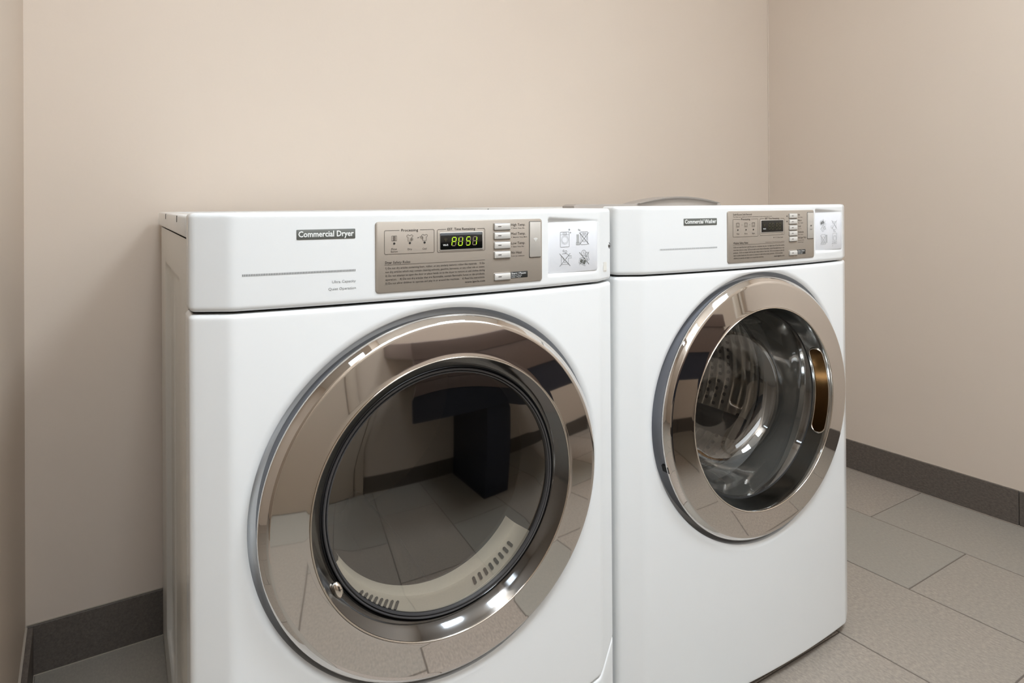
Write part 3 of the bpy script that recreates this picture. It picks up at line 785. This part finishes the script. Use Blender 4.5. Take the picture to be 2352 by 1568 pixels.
        for dep, sh in ((-.0010, 1.0), (-.0004, .97), (.0002, .93), (.0006, .75), (.0008, .4), (.0009, .0005)):
            for th, s in L2:
                th2 = c0 + (th - c0) * (1 - (1 - sh) * .12) if sh > .5 else c0 + (th - c0) * (1 - (1 - sh) * .12); s2 = .5 + (s - .5) * sh
                V.append(tuple(bz_(th2, s2) + nb_(th2) * (.0008 - dep * .0)))
        for j in range(5):
            for i in range(k): Fc.append((j * k + i, j * k + (i + 1) % k, (j + 1) * k + (i + 1) % k, (j + 1) * k + i))
        pyd('door_handle', V, Fc, M['bronze'], door, sharp=0)
        bm = bmesh.new(); a = math.radians(-163)
        c = Vector((cx + .2665 * math.cos(a), -.012, ZD + .2665 * math.sin(a)))
        bmesh.ops.create_cube(bm, size=1, matrix=Matrix.Translation(c) @ Matrix.Rotation(-a, 4, 'Y') @ Matrix.Diagonal((.006, .018, .013, 1)))
        bmo('door_latch', bm, M['dark'], door, smooth=False)
    # --- inside: gasket, drum, paddles
    if dry:
        lathe('bulkhead', [(.262, .062), (.225, .058), (.212, .040), (.2125, .030), (.205, .060), (.185, .075), (.180, .080)], M['dark'], root, cx, ZD)
        bulk = lathe('vent_grille', [(.212, .018), (.210, .024), (.200, .030), (.178, .030), (.173, .032), (.170, .040), (.170, .060)], M['cream'], root, cx, ZD, n=80, a0=math.radians(-152), a1=math.radians(-36))
        for lo, hi in ((-131, -111), (-70, -46)):
            for i in range(8):
                a = math.radians(lo + (hi - lo) * i / 7); bm = bmesh.new()
                c = Vector((cx + .186 * math.cos(a), .0295, ZD + .186 * math.sin(a)))
                bmesh.ops.create_cube(bm, size=1, matrix=Matrix.Translation(c) @ Matrix.Rotation(-a, 4, 'Y') @ Matrix.Diagonal((.014, .003, .0052, 1)))
                bmesh.ops.bevel(bm, geom=bm.edges[:], offset=.0012, segments=2, affect='EDGES')
                bmo('vent_slot', bm, M['dark'], bulk)
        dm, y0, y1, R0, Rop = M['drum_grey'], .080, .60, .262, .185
    else:
        lathe('door_gasket', [(.262, .062), (.240, .050), (.214, .034), (.204, .034), (.200, .05), (.197, .075), (.190, .10), (.196, .115), (.188, .128), (.180, .135), (.183, .150), (.200, .155)], M['rubber'], root, cx, ZD)
        dm, y0, y1, R0, Rop = M['stainless'], .150, .56, .250, .180
    lathe_pts = [(Rop + .004, y0 + .004), (Rop, y0 + .002), (Rop - .002, y0 + .008), (Rop + .004, y0 + .016), (Rop + .02, y0 + .022), (R0 - .01, y0 + .035), (R0, y0 + .05)]
    V = []; Fc = []; n = 216
    ycount = 70
    prof_ = list(lathe_pts) + [(R0, y0 + .05 + (y1 - y0 - .05) * i / ycount) for i in range(1, ycount + 1)] + [(R0 * .9, y1 + .006), (R0 * .5, y1 + .012), (.0005, y1 + .012)]
    for i in range(n):
        a = 2 * PI * i / n
        for q, (r, y) in enumerate(prof_):
            if not dry and 6 < q < 6 + ycount:
                u = a * 24 / (1) ; v = (y - y0) / .030
                r = r - .0065 * abs(math.sin(v * PI)) ** .7 * (1 if True else 0) * (.35 + .65 * abs(math.cos(a * 9)))
            V.append((cx + r * math.cos(a), y, ZD + r * math.sin(a)))
    p = len(prof_)
    for i in range(n):
        for q in range(p - 1): Fc.append((i * p + q, ((i + 1) % n) * p + q, ((i + 1) % n) * p + q + 1, i * p + q + 1))
    drum = pyd('drum', V, Fc, dm, root, sharp=50)
    for k in range(3):
        a = math.radians((-38 if not dry else 35) + 120 * k); V = []; Fc = []
        ca, sa = math.cos(a), math.sin(a); T_ = Vector((-sa, 0, ca)); N_ = Vector((-ca, 0, -sa)); O = Vector((cx + (R0 - .001) * ca, 0, ZD + (R0 - .001) * sa))
        ns = 12
        for i in range(ns + 1):
            t = i / ns; y = y0 + .055 + (y1 - y0 - .07) * t; hgt = (.050 if not dry else .07) * math.sin(PI * min(1, .12 + t * 2.2) / 2) * (1 if t < .9 else (1 - t) * 10 * .8 + .2)
            for j in range(9):
                s = (j / 8 - .5) * 2; hh = hgt * (1 - abs(s) ** 2.5)
                V.append(tuple(O + Vector((0, y, 0)) + T_ * s * .034 * (1 - .3 * (hh / .07)) + N_ * hh))
        for i in range(ns):
            for j in range(8): Fc.append((i * 9 + j, i * 9 + j + 1, (i + 1) * 9 + j + 1, (i + 1) * 9 + j))
        pyd('drum_paddle', V, Fc, M['rubber'] if not dry else dm, drum, sharp=60)
    if not dry:
        # perforations in the drum wall and bosses on the back plate
        bm = bmesh.new()
        for j in range(12):
            y = y0 + .075 + .030 * j
            for i in range(78):
                a = 2 * PI * (i + .5 * (j % 2)) / 78
                if (i // 6 + j // 3) % 3 == 0: continue
                rh = R0 - .0065 * (.35 + .65 * abs(math.cos(a * 9))) - .0006
                bmesh.ops.create_circle(bm, cap_ends=True, segments=8, radius=.0050, matrix=Matrix.Translation((cx + rh * math.cos(a), y, ZD + rh * math.sin(a))) @ Matrix.Rotation(-a, 4, 'Y') @ Matrix.Rotation(PI / 2, 4, 'Y'))
        o = bmo('drum_perforations', bm, M['dark'], drum, smooth=False); o['kind'] = 'stuff'
        bm = bmesh.new()
        for rr, cnt in ((.09, 14), (.115, 18), (.14, 22), (.165, 26), (.19, 30), (.215, 34)):
            for i in range(cnt):
                a = 2 * PI * i / cnt + rr * 9
                bmesh.ops.create_uvsphere(bm, u_segments=8, v_segments=6, radius=.0055, matrix=Matrix.Translation((cx + rr * math.cos(a), y1 + .010, ZD + rr * math.sin(a))))
        o = bmo('drum_bosses', bm, M['stainless'], drum); o['kind'] = 'stuff'
        # arched grey guard standing on the rear of the top
        V = []; n = 60; x0, x1 = .0880, .5520; yb = .300; zt_ = H - .006
        xa_, xb_ = .262, .545; zz = []
        for i in range(n + 1):
            x = x0 + (x1 - x0) * i / n; h = .0098
            if xa_ < x < xb_:
                t = (x - xa_) / (xb_ - xa_); h = .0098 + .0180 * math.sin(PI * t) ** .85
            e = min(1, (x - x0) / .004, (x1 - x) / .006); h *= .6 + .4 * e
            zz.append((x, h))
        Vv = []; 
        for x, h in zz: Vv += [(x, yb, zt_), (x, yb, zt_ + h - .0015), (x, yb + .0015, zt_ + h), (x, yb + .05, zt_ + h), (x, yb + .05, zt_)]
        Fc = []
        for i in range(n):
            for q in range(4): Fc.append((i * 5 + q, (i + 1) * 5 + q, (i + 1) * 5 + q + 1, i * 5 + q + 1))
        Fc += [(0, 1, 2, 3, 4), tuple(n * 5 + q for q in (4, 3, 2, 1, 0))]
        gd = pyd('arched_guard', Vv, Fc, M['greige'], root, sharp=40)
        gd['label'] = 'grey plastic guard with a low arch'
        # raised brow over the arch
        Vv = []; Fc = []; n = 40
        for i in range(n + 1):
            t = .03 + .94 * i / n; x = xa_ + (xb_ - xa_) * t; h = .0098 + .0180 * math.sin(PI * t) ** .85
            th = .0042 * math.sin(PI * t) ** .5
            Vv += [(x, yb, zt_ + h - .0006 - th), (x, yb - .010, zt_ + h - .0010 - th * .75), (x, yb - .012, zt_ + h - .0008), (x, yb - .004, zt_ + h + .0004)]
        for i in range(n):
            for q in range(3): Fc.append((i * 4 + q, (i + 1) * 4 + q, (i + 1) * 4 + q + 1, i * 4 + q + 1))
        pyd('guard_brow', Vv, Fc, M['greige'], gd, sharp=60)
    # --- feet
    for fx in (.06, W - .06):
        for fy in (.12, D - .07):
            bm = bmesh.new()
            bmesh.ops.create_cone(bm, cap_ends=True, segments=20, radius1=.022, radius2=.019, depth=.012, matrix=Matrix.Translation((fx, fy, .006)))
            bmesh.ops.create_cone(bm, cap_ends=True, segments=12, radius1=.007, radius2=.007, depth=.012, matrix=Matrix.Translation((fx, fy, .017)))
            bmo('foot', bm, M['rubber'], root)
    return root

machine('dryer', 'white front-loading dryer in front, nearest the camera, with green lit digits', 'dryer', (.0011, .0061, 0), -.0410, .9955, .8636, .5691, .0275)
machine('washer', 'white front-loading washing machine right of the dryer with unlit display and clear door glass', 'washing machine', (.7042, -.0106, 0), -.0500, .9989, .8680, .5808, .0260)

# ------------------------------------------------------------------ the side of the room seen mirrored in the chrome
t = thing('wall_counter', 'taupe laminate counter with navy apron and leg, seen mirrored in both chrome door rings', 'counter', (.90, -1.62, 0))
box('worktop', -.38, .65, .001, .62, .75, .81, M['taupe_lam'], t, .004)
box('fascia', -.37, .64, .58, .61, .63, .75, M['taupe_lam'], t, .002)
box('apron', -.36, .63, .55, .575, .49, .75, M['navy'], t, .002)
box('leg_panel', .06, .22, .02, .54, .0, .75, M['navy'], t, .003)
bm = bmesh.new()
for a in ((WX0, WX1, WZ0, WZ0 + .04), (WX0, WX1, WZ1 - .04, WZ1), (WX0, WX0 + .04, WZ0 + .04, WZ1 - .04), (WX1 - .04, WX1, WZ0 + .04, WZ1 - .04)):
    box_bm(bm, a[0], a[1], YF, YF + .03, a[2], a[3], .002)
structure(bmo('fill_frame_1', bm, M['door_paint'], None, smooth=False))  # frame made up to surround the added fill light
structure(box('door_1', -.16, .30, YF, YF + .035, .003, 1.355, M['door_paint'], bev=.002))
d1 = bpy.data.objects['door_1']
bm = bmesh.new(); box_bm(bm, .22, .25, YF + .036, YF + .042, .86, .99, bev=.002)
box_bm(bm, .12, .25, YF + .075, YF + .090, .93, .948, bev=.005); box_bm(bm, .228, .246, YF + .042, YF + .082, .93, .948, bev=.004)
bmo('door_handle', bm, M['screw'], d1)
structure(box('trim_2', .305, .36, YF, YF + .02, 0, 1.40, M['door_paint'], bev=.003))
structure(box('trim_3', -.213, -.165, YF, YF + .02, 0, 1.40, M['door_paint'], bev=.003))
M['casing'] = mat('pale_casing', srgb(232, 222, 208), .5)
structure(box('trim_7', 2.10, 2.155, YF, YF + .03, 0, 2.4, M['casing'], bev=.002))
structure(box('trim_8', 2.185, 2.205, YF, YF + .03, 0, 2.4, M['casing'], bev=.002))
structure(box('trim_4', -.213, .36, YF, YF + .02, 1.36, 1.40, M['door_paint'], bev=.003))
for i, (lx, ly, sx, sy, pw) in enumerate(LAMPS):
    t = thing('ceiling_light', ['oblong ceiling light in front of the dryer', 'small square ceiling light in front of the washing machine', 'square ceiling light in the hall beyond the doorway'][i], 'ceiling light', (lx, ly, ZC))
    bm = bmesh.new()
    for a in ((-sx / 2 - .02, sx / 2 + .02, -sy / 2 - .02, -sy / 2), (-sx / 2 - .02, sx / 2 + .02, sy / 2, sy / 2 + .02), (-sx / 2 - .02, -sx / 2, -sy / 2, sy / 2), (sx / 2, sx / 2 + .02, -sy / 2, sy / 2)):
        box_bm(bm, a[0], a[1], a[2], a[3], -.04, 0)
    bmo('lamp_frame', bm, M['diffuser'], t, smooth=False)
